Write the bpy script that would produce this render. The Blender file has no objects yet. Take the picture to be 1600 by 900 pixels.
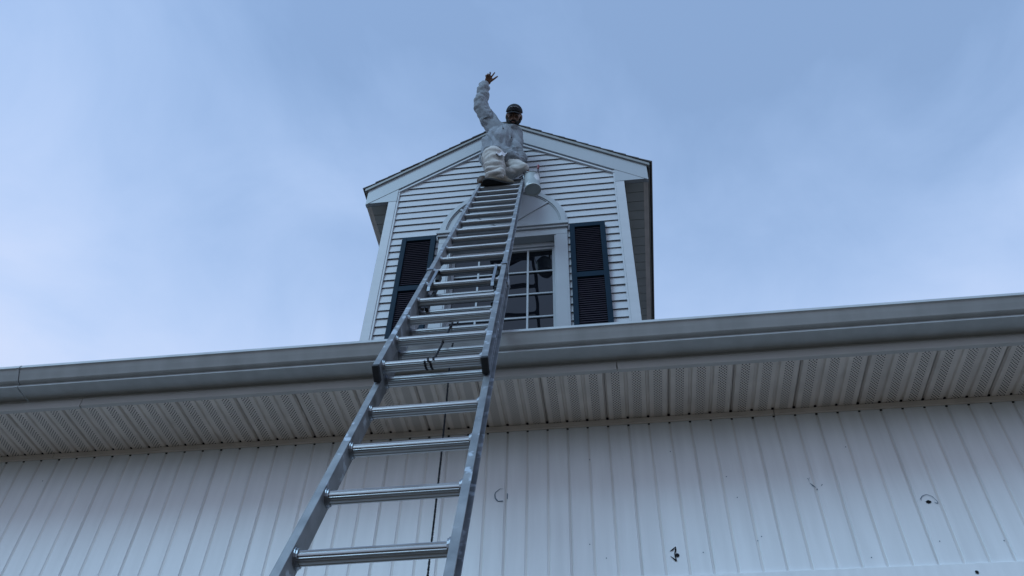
import bpy, bmesh, math, random
from mathutils import Vector, Matrix, Euler
random.seed(7)
S = bpy.context.scene
COL = S.collection
GROUND = -1.55            # the lens is the origin, 1.55 m above the lot

# ------------------------------------------------------------------ camera
cam_d = bpy.data.cameras.new('camera')
cam_d.sensor_width = 36.0
cam_d.lens = 36.0 * 1304.53 / 1600.0
cam_d.clip_start, cam_d.clip_end = 0.05, 4000
cam = bpy.data.objects.new('camera', cam_d)
COL.objects.link(cam)
pitch, roll, yaw = 0.81064252, 0.0310917196, 0.150488761
fwd = Vector((-math.sin(yaw) * math.cos(pitch), math.cos(yaw) * math.cos(pitch), math.sin(pitch)))
rt0 = Vector((math.cos(yaw), math.sin(yaw), 0))
dn0 = fwd.cross(rt0)
rgt = rt0 * math.cos(roll) - dn0 * math.sin(roll)
dwn = rt0 * math.sin(roll) + dn0 * math.cos(roll)
cam.matrix_world = Matrix((rgt, -dwn, -fwd)).transposed().to_4x4()
S.camera = cam

# ------------------------------------------------------------------ sky and sun (thin overcast, veiled sun high behind the camera)
SUN_EL, SUN_AZ = math.radians(46), math.radians(-145)      # azimuth from +Y towards +X
CLOUD_W, VEIL_BIAS = 2.0, 0.96
world = bpy.data.worlds.new('World'); S.world = world; world.use_nodes = True
wn, wl = world.node_tree.nodes, world.node_tree.links
wn.clear()
def wnode(t, **k):
    n = wn.new(t)
    for a, b in k.items(): setattr(n, a, b)
    return n
w_out = wnode('ShaderNodeOutputWorld'); w_bg = wnode('ShaderNodeBackground')
sky = wnode('ShaderNodeTexSky', sky_type='NISHITA', sun_disc=False, sun_elevation=SUN_EL, sun_rotation=SUN_AZ,
            altitude=200, air_density=1.0, dust_density=0.1, ozone_density=2.2)
tc = wnode('ShaderNodeTexCoord')
sep = wnode('ShaderNodeSeparateXYZ'); wl.new(tc.outputs['Generated'], sep.inputs[0])
zc = wnode('ShaderNodeMath', operation='MAXIMUM'); wl.new(sep.outputs['Z'], zc.inputs[0]); zc.inputs[1].default_value = 0.0
za = wnode('ShaderNodeMath', operation='ADD'); wl.new(zc.outputs[0], za.inputs[0]); za.inputs[1].default_value = 0.25
dx = wnode('ShaderNodeMath', operation='DIVIDE'); wl.new(sep.outputs['X'], dx.inputs[0]); wl.new(za.outputs[0], dx.inputs[1])
dy = wnode('ShaderNodeMath', operation='DIVIDE'); wl.new(sep.outputs['Y'], dy.inputs[0]); wl.new(za.outputs[0], dy.inputs[1])
cmb = wnode('ShaderNodeCombineXYZ'); wl.new(dx.outputs[0], cmb.inputs[0]); wl.new(dy.outputs[0], cmb.inputs[1])
def cloud_noise(scale, detail, w, rough=0.5, dist=0.3):
    n = wnode('ShaderNodeTexNoise', noise_dimensions='4D')
    n.inputs['Scale'].default_value = scale; n.inputs['Detail'].default_value = detail; n.inputs['Roughness'].default_value = rough
    n.inputs['Distortion'].default_value = dist; n.inputs['W'].default_value = w
    wl.new(cmb.outputs[0], n.inputs['Vector']); return n
def wmath(op, a, b):
    n = wnode('ShaderNodeMath', operation=op)
    for i, v in enumerate((a, b)):
        if isinstance(v, (int, float)): n.inputs[i].default_value = v
        else: wl.new(v, n.inputs[i])
    return n.outputs[0]
big, fine = cloud_noise(0.75, 2, CLOUD_W, 0.4), cloud_noise(4.2, 8, 3.1, 0.55, 0.6)
# veil of thin cloud: thicker towards the horizon, in broad drifts with faint wisps
veil = wmath('ADD', wmath('MULTIPLY', big.outputs['Fac'], 1.35), wmath('MULTIPLY', fine.outputs['Fac'], 0.80))
low = wmath('SUBTRACT', 1.0, zc.outputs[0])
veil = wmath('ADD', veil, wmath('MULTIPLY', low, 2.2))
veil = wmath('ADD', wmath('MULTIPLY', wmath('SUBTRACT', veil, VEIL_BIAS + 0.46), 0.62), 0.48)
clampn = wnode('ShaderNodeClamp'); wl.new(veil, clampn.inputs[0]); clampn.inputs[1].default_value = 0.31; clampn.inputs[2].default_value = 0.9
rmp = clampn
SKY_K = 0.15
sk = wnode('ShaderNodeVectorMath', operation='SCALE'); sk.inputs['Scale'].default_value = 1.0
wl.new(sky.outputs[0], sk.inputs[0])
vr = wnode('ShaderNodeMapRange'); vr.inputs[1].default_value = 0.32; vr.inputs[2].default_value = 0.9; wl.new(rmp.outputs[0], vr.inputs[0])
vcol = wnode('ShaderNodeMixRGB', blend_type='MIX'); vcol.inputs[1].default_value = (4.05, 6.0, 9.3, 1); vcol.inputs[2].default_value = (4.5, 5.25, 6.95, 1)
wl.new(vr.outputs[0], vcol.inputs[0])
mixc = wnode('ShaderNodeMixRGB', blend_type='MIX'); wl.new(vcol.outputs[0], mixc.inputs[2])   # cloud veil, in the sky node's own units
wl.new(rmp.outputs[0], mixc.inputs[0]); wl.new(sk.outputs[0], mixc.inputs[1])
w_bg.inputs['Strength'].default_value = SKY_K
wl.new(mixc.outputs[0], w_bg.inputs['Color']); wl.new(w_bg.outputs[0], w_out.inputs['Surface'])

sun_d = bpy.data.lights.new('sun', 'SUN'); sun_d.energy = 1.6; sun_d.angle = math.radians(24); sun_d.color = (0.46, 0.76, 1.0)
sun = bpy.data.objects.new('sun', sun_d); COL.objects.link(sun)
sdir = Vector((math.sin(SUN_AZ) * math.cos(SUN_EL), math.cos(SUN_AZ) * math.cos(SUN_EL), math.sin(SUN_EL)))
sun.rotation_euler = (-sdir).to_track_quat('-Z', 'Y').to_euler()
sun.location = (0, 0, 30)

S.view_settings.view_transform = 'Standard'; S.view_settings.look = 'None'
S.view_settings.exposure = 0.0; S.view_settings.gamma = 1.0
S.view_settings.use_curve_mapping = False
S.render.engine = 'CYCLES'

# ------------------------------------------------------------------ materials
def material(name, col, rough=0.5, metal=0.0, var=0.0, vscale=3.0, bump=0.0, bscale=40.0, stretch=(1, 1, 1), ior=1.45, spots=None, coords='Object', rvar=0.0):
    m = bpy.data.materials.new(name); m.use_nodes = True
    nt = m.node_tree; b = nt.nodes['Principled BSDF']
    b.inputs['Base Color'].default_value = (*col, 1); b.inputs['Roughness'].default_value = rough
    b.inputs['Metallic'].default_value = metal; b.inputs['IOR'].default_value = ior
    t = nt.nodes.new('ShaderNodeTexCoord'); mp = nt.nodes.new('ShaderNodeMapping'); mp.inputs['Scale'].default_value = stretch
    oi_ = nt.nodes.new('ShaderNodeObjectInfo'); of = nt.nodes.new('ShaderNodeVectorMath'); of.operation = 'MULTIPLY_ADD'
    of.inputs[1].default_value = (31, 17, 23); nt.links.new(oi_.outputs['Random'], of.inputs[0]); nt.links.new(t.outputs[coords], of.inputs[2])
    nt.links.new(of.outputs[0], mp.inputs[0])
    src = None
    if var or rvar:
        n = nt.nodes.new('ShaderNodeTexNoise'); n.inputs['Scale'].default_value = vscale; n.inputs['Detail'].default_value = 7
        nt.links.new(mp.outputs[0], n.inputs['Vector'])
        if var:
            r = nt.nodes.new('ShaderNodeMapRange'); r.inputs[1].default_value = 0.25; r.inputs[2].default_value = 0.75
            r.inputs[3].default_value = 1 - var; r.inputs[4].default_value = 1 + var * 0.6
            nt.links.new(n.outputs['Fac'], r.inputs[0])
            v = nt.nodes.new('ShaderNodeVectorMath'); v.operation = 'SCALE'; v.inputs[0].default_value = col
            nt.links.new(r.outputs[0], v.inputs['Scale']); nt.links.new(v.outputs[0], b.inputs['Base Color']); src = v.outputs[0]
        if rvar:
            r2 = nt.nodes.new('ShaderNodeMapRange'); r2.inputs[1].default_value = 0.3; r2.inputs[2].default_value = 0.7
            r2.inputs[3].default_value = rough - rvar; r2.inputs[4].default_value = rough + rvar
            nt.links.new(n.outputs['Fac'], r2.inputs[0]); nt.links.new(r2.outputs[0], b.inputs['Roughness'])
    if spots:
        scol, sscale, thr = spots
        n = nt.nodes.new('ShaderNodeTexNoise'); n.inputs['Scale'].default_value = sscale; n.inputs['Detail'].default_value = 3
        nt.links.new(mp.outputs[0], n.inputs['Vector'])
        r = nt.nodes.new('ShaderNodeMapRange'); r.inputs[1].default_value = thr; r.inputs[2].default_value = thr + 0.06
        nt.links.new(n.outputs['Fac'], r.inputs[0])
        mx = nt.nodes.new('ShaderNodeMixRGB'); mx.inputs[1].default_value = (*col, 1); mx.inputs[2].default_value = (*scol, 1)
        if src: nt.links.new(src, mx.inputs[1])
        nt.links.new(r.outputs[0], mx.inputs[0]); nt.links.new(mx.outputs[0], b.inputs['Base Color'])
    if bump:
        n = nt.nodes.new('ShaderNodeTexNoise'); n.inputs['Scale'].default_value = bscale; n.inputs['Detail'].default_value = 4
        nt.links.new(mp.outputs[0], n.inputs['Vector'])
        bp = nt.nodes.new('ShaderNodeBump'); bp.inputs['Strength'].default_value = bump; bp.inputs['Distance'].default_value = 0.01
        nt.links.new(n.outputs['Fac'], bp.inputs['Height']); nt.links.new(bp.outputs[0], b.inputs['Normal'])
    return m

M = {}
M['wall'] = material('white_painted_steel', (0.78, 0.81, 0.84), 0.42, var=0.08, vscale=20, bump=0.07, bscale=4.0, stretch=(1, 1, 0.09))
M['groove'] = material('darker_groove', (0.70, 0.70, 0.70), 0.6, var=0.12, vscale=6, stretch=(1, 1, 0.3))  # groove floors a little darker and greyer than the panel faces
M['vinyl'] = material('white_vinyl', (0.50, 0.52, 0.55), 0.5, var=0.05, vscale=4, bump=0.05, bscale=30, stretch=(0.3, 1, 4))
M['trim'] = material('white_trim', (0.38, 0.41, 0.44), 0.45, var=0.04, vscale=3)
M['soffit'] = material('soffit_vinyl', (0.66, 0.60, 0.545), 0.5, var=0.16, vscale=7)
M['gutter'] = material('grey_gutter_aluminium', (0.41, 0.43, 0.44), 0.42, var=0.13, vscale=7, stretch=(1.6, 1, 0.5), rvar=0.06, bump=0.10, bscale=2.5)
M['fascia'] = material('grey_fascia_aluminium', (0.46, 0.45, 0.435), 0.45, var=0.08, vscale=5)
M['navy'] = material('navy_vinyl', (0.008, 0.024, 0.043), 0.55, var=0.15, vscale=6, ior=1.15)
M['louver'] = material('faded_dark_slat', (0.058, 0.052, 0.074), 0.6, var=0.2, vscale=8, ior=1.3)
M['alu'] = material('worn_aluminium', (0.26, 0.265, 0.275), 0.58, 0.8, var=0.38, vscale=14, bump=0.05, bscale=60, rvar=0.10, spots=((0.42, 0.45, 0.49), 16, 0.60))
M['alu_rung'] = material('rung_aluminium', (0.35, 0.355, 0.365), 0.38, 1.0, var=0.15, vscale=9, stretch=(1, 6, 6), rvar=0.08)
M['steel'] = material('galvanised_bracket', (0.26, 0.27, 0.29), 0.42, 1.0, var=0.2, vscale=20)
M['rubber'] = material('black_rubber', (0.018, 0.020, 0.024), 0.7, var=0.2, vscale=20)
M['rope'] = material('black_rope_fibre', (0.012, 0.013, 0.018), 0.9)
M['shingle'] = material('dark_shingle', (0.075, 0.072, 0.072), 0.9, var=0.35, vscale=30, bump=0.5, bscale=150)
M['drip'] = material('grey_drip_edge', (0.26, 0.27, 0.27), 0.5, var=0.1, vscale=8)
M['asphalt'] = material('asphalt', (0.15, 0.105, 0.07), 0.9, var=0.3, vscale=0.6, bump=0.3, bscale=60)
M['foliage'] = material('blocker_foliage', (0.045, 0.055, 0.035), 0.9, var=0.5, vscale=1.5, bump=0.6, bscale=2.0)
M['hole'] = material('dark_hole_and_shade', (0.006, 0.006, 0.008), 0.9)
M['crack'] = material('cut_line', (0.11, 0.17, 0.23), 0.8)
M['scuff'] = material('filled_patch', (0.60, 0.66, 0.70), 0.5)
M['sweat'] = material('grey_sweatshirt', (0.24, 0.265, 0.30), 0.9, var=0.16, vscale=9, bump=0.25, bscale=120, spots=((0.36, 0.39, 0.43), 5, 0.68))
M['pants'] = material('white_painter_trousers', (0.50, 0.49, 0.475), 0.9, var=0.12, vscale=6, bump=0.2, bscale=130, spots=((0.47, 0.455, 0.44), 7, 0.68))
M['skin'] = material('skin', (0.17, 0.085, 0.055), 0.5, var=0.12, vscale=25)
M['hair'] = material('dark_beard', (0.010, 0.008, 0.008), 0.8)
M['cap'] = material('black_cap_cloth', (0.008, 0.009, 0.014), 0.85)
M['emblem'] = material('pale_stitching', (0.28, 0.29, 0.32), 0.8)
M['eye'] = material('eye_dark', (0.02, 0.015, 0.012), 0.3)
M['teeth'] = material('mouth', (0.20, 0.10, 0.085), 0.5)
M['boot'] = material('tan_boot_leather', (0.19, 0.165, 0.13), 0.8, var=0.3, vscale=14)
M['brownboot'] = material('brown_boot_leather', (0.055, 0.030, 0.018), 0.7, var=0.3, vscale=14)
M['sole'] = material('black_sole', (0.010, 0.010, 0.011), 0.85)
M['can'] = material('paint_can_metal', (0.30, 0.34, 0.35), 0.55, 0.0, var=0.2, vscale=8, spots=((0.62, 0.64, 0.66), 10, 0.6))
M['canbase'] = material('paint_can_base', (0.50, 0.53, 0.52), 0.5, 0.2, var=0.1, vscale=12)
M['red'] = material('red_brush_handle', (0.16, 0.010, 0.018), 0.5)
M['darkwood'] = material('dark_brush_ferrule', (0.04, 0.03, 0.035), 0.5)
M['paper'] = material('white_rag', (0.68, 0.69, 0.74), 0.8)

def glass_mat():
    m = material('window_glass', (0.004, 0.005, 0.008), 0.015, ior=1.5)
    nt = m.node_tree; b = nt.nodes['Principled BSDF']
    t = nt.nodes.new('ShaderNodeTexCoord'); n = nt.nodes.new('ShaderNodeTexNoise'); n.inputs['Scale'].default_value = 3.0; n.inputs['Detail'].default_value = 1
    nt.links.new(t.outputs['Object'], n.inputs['Vector'])
    bp = nt.nodes.new('ShaderNodeBump'); bp.inputs['Strength'].default_value = 0.10; bp.inputs['Distance'].default_value = 0.05
    nt.links.new(n.outputs['Fac'], bp.inputs['Height']); nt.links.new(bp.outputs[0], b.inputs['Normal'])
    return m
M['glass'] = glass_mat()

def perf_mat():
    m = material('perforated_soffit', (0.66, 0.60, 0.545), 0.5)
    nt = m.node_tree; b = nt.nodes['Principled BSDF']
    t = nt.nodes.new('ShaderNodeTexCoord'); sp = nt.nodes.new('ShaderNodeSeparateXYZ'); nt.links.new(t.outputs['Object'], sp.inputs[0])
    def sine(o, k):
        a = nt.nodes.new('ShaderNodeMath'); a.operation = 'MULTIPLY'; nt.links.new(o, a.inputs[0]); a.inputs[1].default_value = k
        s = nt.nodes.new('ShaderNodeMath'); s.operation = 'SINE'; nt.links.new(a.outputs[0], s.inputs[0]); return s.outputs[0]
    p = nt.nodes.new('ShaderNodeMath'); p.operation = 'MULTIPLY'
    nt.links.new(sine(sp.outputs['X'], math.pi / 0.0080), p.inputs[0]); nt.links.new(sine(sp.outputs['Y'], math.pi / 0.0092), p.inputs[1])
    r = nt.nodes.new('ShaderNodeMapRange'); r.inputs[1].default_value = 0.20; r.inputs[2].default_value = 0.40
    nt.links.new(p.outputs[0], r.inputs[0])
    mx = nt.nodes.new('ShaderNodeMixRGB'); mx.inputs[1].default_value = (0.66, 0.60, 0.545, 1); mx.inputs[2].default_value = (0.012, 0.012, 0.012, 1)
    nt.links.new(r.outputs[0], mx.inputs[0]); nt.links.new(mx.outputs[0], b.inputs['Base Color'])
    return m
M['perf'] = perf_mat()
M['dsoffit'] = material('dormer_soffit_vinyl', (0.40, 0.41, 0.39), 0.6, var=0.10, vscale=5)

# ------------------------------------------------------------------ object helpers
WLOC = {}
def link(o, parent=None, loc=(0, 0, 0)):
    COL.objects.link(o)
    loc = Vector(loc)
    if parent is not None:
        o.parent = parent; o.location = loc - WLOC[parent.name]
    else:
        o.location = loc
    WLOC[o.name] = loc
    return o
def empty(name, loc, label, cat, group=None):
    o = bpy.data.objects.new(name, None); o.empty_display_size = 0.2
    link(o, None, loc); o['label'] = label; o['category'] = cat
    if group: o['group'] = group
    return o
class MB:
    """vertices and faces gathered in world coordinates"""
    def __init__(s): s.v, s.f, s.m = [], [], []
    def add(s, vs, fs, mi=0):
        k = len(s.v); s.v += [Vector(p) for p in vs]
        for f in fs: s.f.append([i + k for i in f]); s.m.append(mi)
    def box(s, x0, x1, y0, y1, z0, z1, mi=0):
        s.add([(x0, y0, z0), (x1, y0, z0), (x1, y1, z0), (x0, y1, z0), (x0, y0, z1), (x1, y0, z1), (x1, y1, z1), (x0, y1, z1)],
              [(0, 3, 2, 1), (4, 5, 6, 7), (0, 1, 5, 4), (1, 2, 6, 5), (2, 3, 7, 6), (3, 0, 4, 7)], mi)
    def obox(s, o, a, b, c, ra, rb, rc, mi=0):
        vs = [o + a * i + b * j + c * k for k in rc for j in rb for i in ra]
        s.add(vs, [(0, 2, 3, 1), (4, 5, 7, 6), (0, 1, 5, 4), (1, 3, 7, 5), (3, 2, 6, 7), (2, 0, 4, 6)], mi)
    def prism(s, poly, fn, t0, t1, mi=0):
        n = len(poly)
        vs = [fn(p[0], p[1], t0) for p in poly] + [fn(p[0], p[1], t1) for p in poly]
        fs = [tuple(range(n))[::-1], tuple(range(n, 2 * n))] + [(i, (i + 1) % n, n + (i + 1) % n, n + i) for i in range(n)]
        s.add(vs, fs, mi)
    def tube(s, pts, rad, seg=10, caps=True, mi=0):
        pts = [Vector(p) for p in pts]; rs = rad if isinstance(rad, (list, tuple)) else [rad] * len(pts)
        prev = None; rings = []
        for i, p in enumerate(pts):
            t = (pts[min(i + 1, len(pts) - 1)] - pts[max(i - 1, 0)]).normalized()
            if prev is None:
                ref = Vector((0, 0, 1)) if abs(t.z) < 0.9 else Vector((1, 0, 0)); a = t.cross(ref).normalized()
            else:
                a = (prev - t * prev.dot(t)).normalized()
            prev = a; b = t.cross(a)
            rings.append([p + (a * math.cos(2 * math.pi * k / seg) + b * math.sin(2 * math.pi * k / seg)) * rs[i] for k in range(seg)])
        vs = [v for r in rings for v in r]; fs = []
        for i in range(len(pts) - 1):
            for k in range(seg):
                fs.append((i * seg + k, i * seg + (k + 1) % seg, (i + 1) * seg + (k + 1) % seg, (i + 1) * seg + k))
        if caps: fs += [tuple(range(seg))[::-1], tuple(range((len(pts) - 1) * seg, len(pts) * seg))]
        s.add(vs, fs, mi)
    def ball(s, c, r, axes=None, seg=14, rings=9, mi=0):
        c = Vector(c); r = r if isinstance(r, (tuple, list)) else (r, r, r)
        ax = axes or (Vector((1, 0, 0)), Vector((0, 1, 0)), Vector((0, 0, 1)))
        vs = [c + ax[2] * r[2]]; fs = []
        for i in range(1, rings):
            th = math.pi * i / rings
            for k in range(seg):
                ph = 2 * math.pi * k / seg
                vs.append(c + ax[0] * r[0] * math.sin(th) * math.cos(ph) + ax[1] * r[1] * math.sin(th) * math.sin(ph) + ax[2] * r[2] * math.cos(th))
        vs.append(c - ax[2] * r[2])
        for k in range(seg): fs.append((0, 1 + k, 1 + (k + 1) % seg))
        for i in range(rings - 2):
            for k in range(seg):
                a = 1 + i * seg + k; b = 1 + i * seg + (k + 1) % seg
                fs.append((a, a + seg, b + seg, b))
        L = len(vs) - 1; o = 1 + (rings - 2) * seg
        for k in range(seg): fs.append((L, o + (k + 1) % seg, o + k))
        s.add(vs, fs, mi)
    def mesh(s, name, mats, loc=(0, 0, 0), smooth=None):
        me = bpy.data.meshes.new(name); L = Vector(loc)
        me.from_pydata([tuple(v - L) for v in s.v], [], s.f)
        for m in (mats if isinstance(mats, (list, tuple)) else [mats]): me.materials.append(m)
        for i, p in enumerate(me.polygons): p.material_index = s.m[i]
        bm = bmesh.new(); bm.from_mesh(me); bmesh.ops.recalc_face_normals(bm, faces=bm.faces); bm.to_mesh(me); bm.free()
        if smooth is not None:
            for p in me.polygons: p.use_smooth = True
            if smooth < 3: me.set_sharp_from_angle(angle=smooth)
        return me
    def obj(s, name, mats, parent=None, loc=None, smooth=None, bevel=0.0):
        if loc is None: loc = WLOC[parent.name] if parent is not None else (0, 0, 0)
        o = bpy.data.objects.new(name, s.mesh(name, mats, loc, smooth)); link(o, parent, loc)
        if bevel:
            b = o.modifiers.new('bevel', 'BEVEL'); b.width = bevel; b.segments = 2; b.limit_method = 'ANGLE'
        return o
def boxobj(name, mat, parent, x0, x1, y0, y1, z0, z1, bevel=0.0):
    m = MB(); m.box(x0, x1, y0, y1, z0, z1)
    return m.obj(name, mat, parent, bevel=bevel)
def inst(name, me, parent, loc):
    return link(bpy.data.objects.new(name, me), parent, loc)

# ------------------------------------------------------------------ ground
g = MB(); g.add([(-600, -600, GROUND), (600, -600, GROUND), (600, 600, GROUND), (-600, 600, GROUND)], [(0, 1, 2, 3)])
go = g.obj('ground', M['asphalt']); go['kind'] = 'structure'; go['label'] = 'brown grey asphalt lot below the ladder'

# unseen wooded rise, added behind the lens to block low sky light
m = MB(); rows_ = []
for j, (r, f) in enumerate(((38, -.05), (41, .45), (45, .85), (50, 1.0), (60, .7))):
    row = []
    for i in range(121):
        a = math.radians(150 + 240 * i / 120); h = 8.5 + 3.2 * math.sin(i * .37) + 2.2 * math.sin(i * 1.31 + 1) + random.uniform(-1, 1)
        rr = r + random.uniform(-.8, .8); row.append((rr * math.cos(a), rr * math.sin(a), GROUND + max(-.3, h * f)))
    rows_.append(row)
vs = [p for r in rows_ for p in r]
m.add(vs, [(j * 121 + i, j * 121 + i + 1, (j + 1) * 121 + i + 1, (j + 1) * 121 + i) for j in range(4) for i in range(120)])
wo = m.obj('sky_blocker_hill', M['foliage']); wo['kind'] = 'structure'; wo['label'] = 'unseen wooded rise added behind the lens to block low sky light'

# ------------------------------------------------------------------ the building
YW = 3.41                       # wall face
X0, X1 = -7.0, 6.0
P4 = 0.1014                     # rib pitch
XS = -2.747                     # phase of the ribs
bld = empty('building', (-0.87, 3.41, GROUND), 'white metal-sided building with a grey gutter and a tall gabled dormer', 'building')

fw = boxobj('front_wall', M['wall'], bld, X0, X1, YW + 0.02, YW + 0.2, GROUND, 2.62)
# wall panels: three ribs each, shared mesh
ZB, ZT = 1.756, 2.586
pm = MB(); prof = []
for k in range(3):
    x = k * P4; d = 0.0050 if k == 0 else 0.0035
    prof += [(x + (0.0003 if k == 0 else -0.0045), d), (x + 0.0045, d), (x + 0.0085, 0), (x + P4 - 0.0085, 0)]
prof.append((3 * P4 - 0.0045, 0.0050)); prof.append((3 * P4 - 0.0003, 0.0050))
for (a, b) in zip(prof[:-1], prof[1:]):
    deep = a[1] > 0.003 or b[1] > 0.003
    pm.add([(a[0], a[1], 0), (b[0], b[1], 0), (b[0], b[1], ZT - ZB), (a[0], a[1], ZT - ZB)], [(0, 1, 2, 3)], 1 if (a[1] > 0.003 and b[1] > 0.003) else 0)
panel_me = pm.mesh('wall_panel', [M['wall'], M['groove']])
k = -41
while XS + P4 * k < X1 - 0.3:
    inst('wall_panel', panel_me, fw, (XS + P4 * k, YW + random.uniform(-0.0003, 0.0003), ZB)); k += 3
# top channel with its joints, trim board below the panels
for a, b in ((X0, -2.981), (-2.977, 0.802), (0.806, X1)):
    m = MB(); m.box(a, b, YW - 0.016, YW - 0.002, 2.567, 2.5925); m.box(a, b, YW - 0.014, YW + 0.018, 2.589, 2.5920)
    m.obj('wall_channel', M['soffit'], fw)
boxobj('trim_board', M['wall'], fw, X0, X1, YW - 0.012, YW + 0.02, 1.60, 1.752, bevel=0.003)

# marks on the wall: drilled holes with torn edges, cut outlines
def disc(mb, x, z, rx, rz, y, n=14, jit=0.0, mi=0):
    vs = [(x + rx * math.cos(2 * math.pi * i / n) * (1 + random.uniform(-jit, jit)), y, z + rz * math.sin(2 * math.pi * i / n) * (1 + random.uniform(-jit, jit))) for i in range(n)]
    mb.add(vs, [tuple(range(n))], mi)
def stroke(mb, pts, w, y, mi=0):
    for (a, b) in zip(pts[:-1], pts[1:]):
        d = Vector((b[0] - a[0], 0, b[1] - a[1])); nn = Vector((-d.z, 0, d.x)).normalized()
        wa, wb = (a[2] if len(a) > 2 else w) / 2, (b[2] if len(b) > 2 else w) / 2
        A, B = Vector((a[0], y, a[1])), Vector((b[0], y, b[1]))
        mb.add([A - nn * wa, B - nn * wb, B + nn * wb, A + nn * wa], [(0, 1, 2, 3)], mi)
def hole(x, z, rx, rz, jit=0.08, y=YW):
    m = MB(); n = 14; y0 = y - 0.0022
    a = [(x + rx * math.cos(2 * math.pi * i / n) * (1 + random.uniform(-jit, jit)), z + rz * math.sin(2 * math.pi * i / n) * (1 + random.uniform(-jit, jit))) for i in range(n)]
    out = [(x + (p[0] - x) * 1.18, z + (p[1] - z) * 1.18) for p in a]
    # raised torn rim round a dark disc
    m.add([(p[0], y0, p[1]) for p in a] + [(p[0], y - 0.0005, p[1]) for p in out], [(i, (i + 1) % n, n + (i + 1) % n, n + i) for i in range(n)], 1)
    m.add([(p[0], y0 + 0.0006, p[1]) for p in a], [tuple(range(n))], 0)
    return m.obj('hole', [M['hole'], M['scuff']], fw)
YC = YW - 0.0028
hole(0.2478, 1.849, 0.0092, 0.0095)
hole(1.3622, 2.0490, 0.0115, 0.0085, 0.2)
hole(1.4377, 1.7100, 0.0075, 0.0075, 0.1, y=YW - 0.0125)
m = MB(); stroke(m, [(0.2185, 1.8685, .002), (0.2300, 1.8760, .006), (0.2455, 1.8895, .003)], .004, YC)
stroke(m, [(0.2455, 1.8895, .002), (0.2430, 1.872, .007), (0.2375, 1.858, .004), (0.2385, 1.845, .007), (0.2400, 1.833, .003)], .005, YC - .0002)
stroke(m, [(0.2175, 1.8460, .0015), (0.2300, 1.8340, .005), (0.2405, 1.8220, .007)], .004, YC - .0004)
stroke(m, [(0.2385, 1.845, .003), (0.2405, 1.8220, .006)], .004, YC - .0006)
m.obj('torn_cut', M['hole'], fw)
m = MB(); stroke(m, [(-.5275, 2.2310, .001), (-.5450, 2.2320, .0025), (-.5660, 2.2135, .004), (-.5685, 2.2000, .005), (-.5660, 2.1830, .005), (-.5565, 2.1700, .006), (-.5530, 2.1655, .004), (-.5285, 2.1645, .006)], .003, YC)
m.obj('cut_outline', M['crack'], fw)
m = MB(); stroke(m, [(-.5100, 2.2090, .001), (-.5075, 2.2000, .005), (-.5082, 2.1750, .004)], .003, YW - .0005)
m.obj('cut_outline', M['crack'], fw)
for pts in ([(.8830, 2.1770, .001), (.8960, 2.1600, .006), (.9040, 2.1500, .002)], [(.9290, 2.1560, .001), (.9370, 2.1660, .0035)], [(.8830, 2.1830, .001), (.8830, 2.1950, .002), (.8890, 2.2050, .001)]):
    m = MB(); stroke(m, pts, .003, YC); m.obj('cut_outline', M['crack'], fw)
for x, z, r in ((.9085, 2.1410, .0032), (.8800, 2.1990, .002)):
    m = MB(); disc(m, x, z, r, r, YC); m.obj('screw_mark', M['crack'], fw)
m = MB(); stroke(m, [(1.3345, 2.0580, .002), (1.3340, 2.0670, .0035), (1.3450, 2.0800, .003), (1.3650, 2.0870, .002), (1.3850, 2.0760, .002), (1.3985, 2.0520, .002), (1.3990, 2.0400, .003), (1.3900, 2.0420, .003), (1.3850, 2.0480, .001)], .002, YC)
m.obj('cut_outline', M['crack'], fw)
m = MB()
for (x, z) in ((.36, 1.857), (.52, 2.233), (.55, 2.12), (.60, 1.9), (.28, 2.39), (-.11, 2.37), (1.09, 2.36), (1.345, 1.86), (1.05, 1.80), (.62, 1.92), (-.06, 1.85), (-.13, 1.92), (1.60, 1.85), (-2.98, 2.43)):
    disc(m, x, z, .0028, .0028, YC, 8)
o = m.obj('nail_mark', M['crack'], fw); o['kind'] = 'stuff'

# near-black boxes painting in the shade where grooves run up behind the channel
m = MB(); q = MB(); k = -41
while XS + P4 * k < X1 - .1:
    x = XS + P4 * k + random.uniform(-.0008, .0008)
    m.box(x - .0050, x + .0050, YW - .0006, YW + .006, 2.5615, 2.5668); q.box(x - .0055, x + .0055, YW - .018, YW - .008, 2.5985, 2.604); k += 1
o = m.obj('groove_gap_shade', M['hole'], fw); o['kind'] = 'stuff'
o = q.obj('groove_gap_shade', M['hole'], fw); o['kind'] = 'stuff'
# soffit ----------------------------------------------------------
ZS = 2.595; YF = 3.018
sof = boxobj('soffit', M['soffit'], bld, X0, X1, YF + 0.004, YW + 0.02, ZS + 0.024, ZS + 0.06)
pm = MB(); L = YW - 0.004 - (YF + 0.002)
for k in range(3):
    x = k * P4; d = 0.012 if k == 0 else 0.009; d2 = 0.012 if k == 2 else 0.009
    e = 0.0018 if k == 0 else 0.0
    pts = [(x + e, d), (x + .0045, d), (x + .0095, 0), (x + .0300, 0.0), (x + .0715, 0.0), (x + P4 - .0095, 0), (x + P4 - .0045, d2), (x + P4 - (0.0018 if k == 2 else 0), d2)]
    for i, (a, b) in enumerate(zip(pts[:-1], pts[1:])):
        pm.add([(a[0], 0, a[1]), (b[0], 0, b[1]), (b[0], L, b[1]), (a[0], L, a[1])], [(0, 1, 2, 3)], 1 if i == 3 else 0)
sp_me = pm.mesh('soffit_panel', [M['soffit'], M['perf']])
k = -42
while XS + P4 * k < X1 - 0.3:
    inst('soffit_panel', sp_me, sof, (XS + P4 * k, YF + 0.002, ZS + random.uniform(-.0008, .0008))); k += 3
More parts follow.
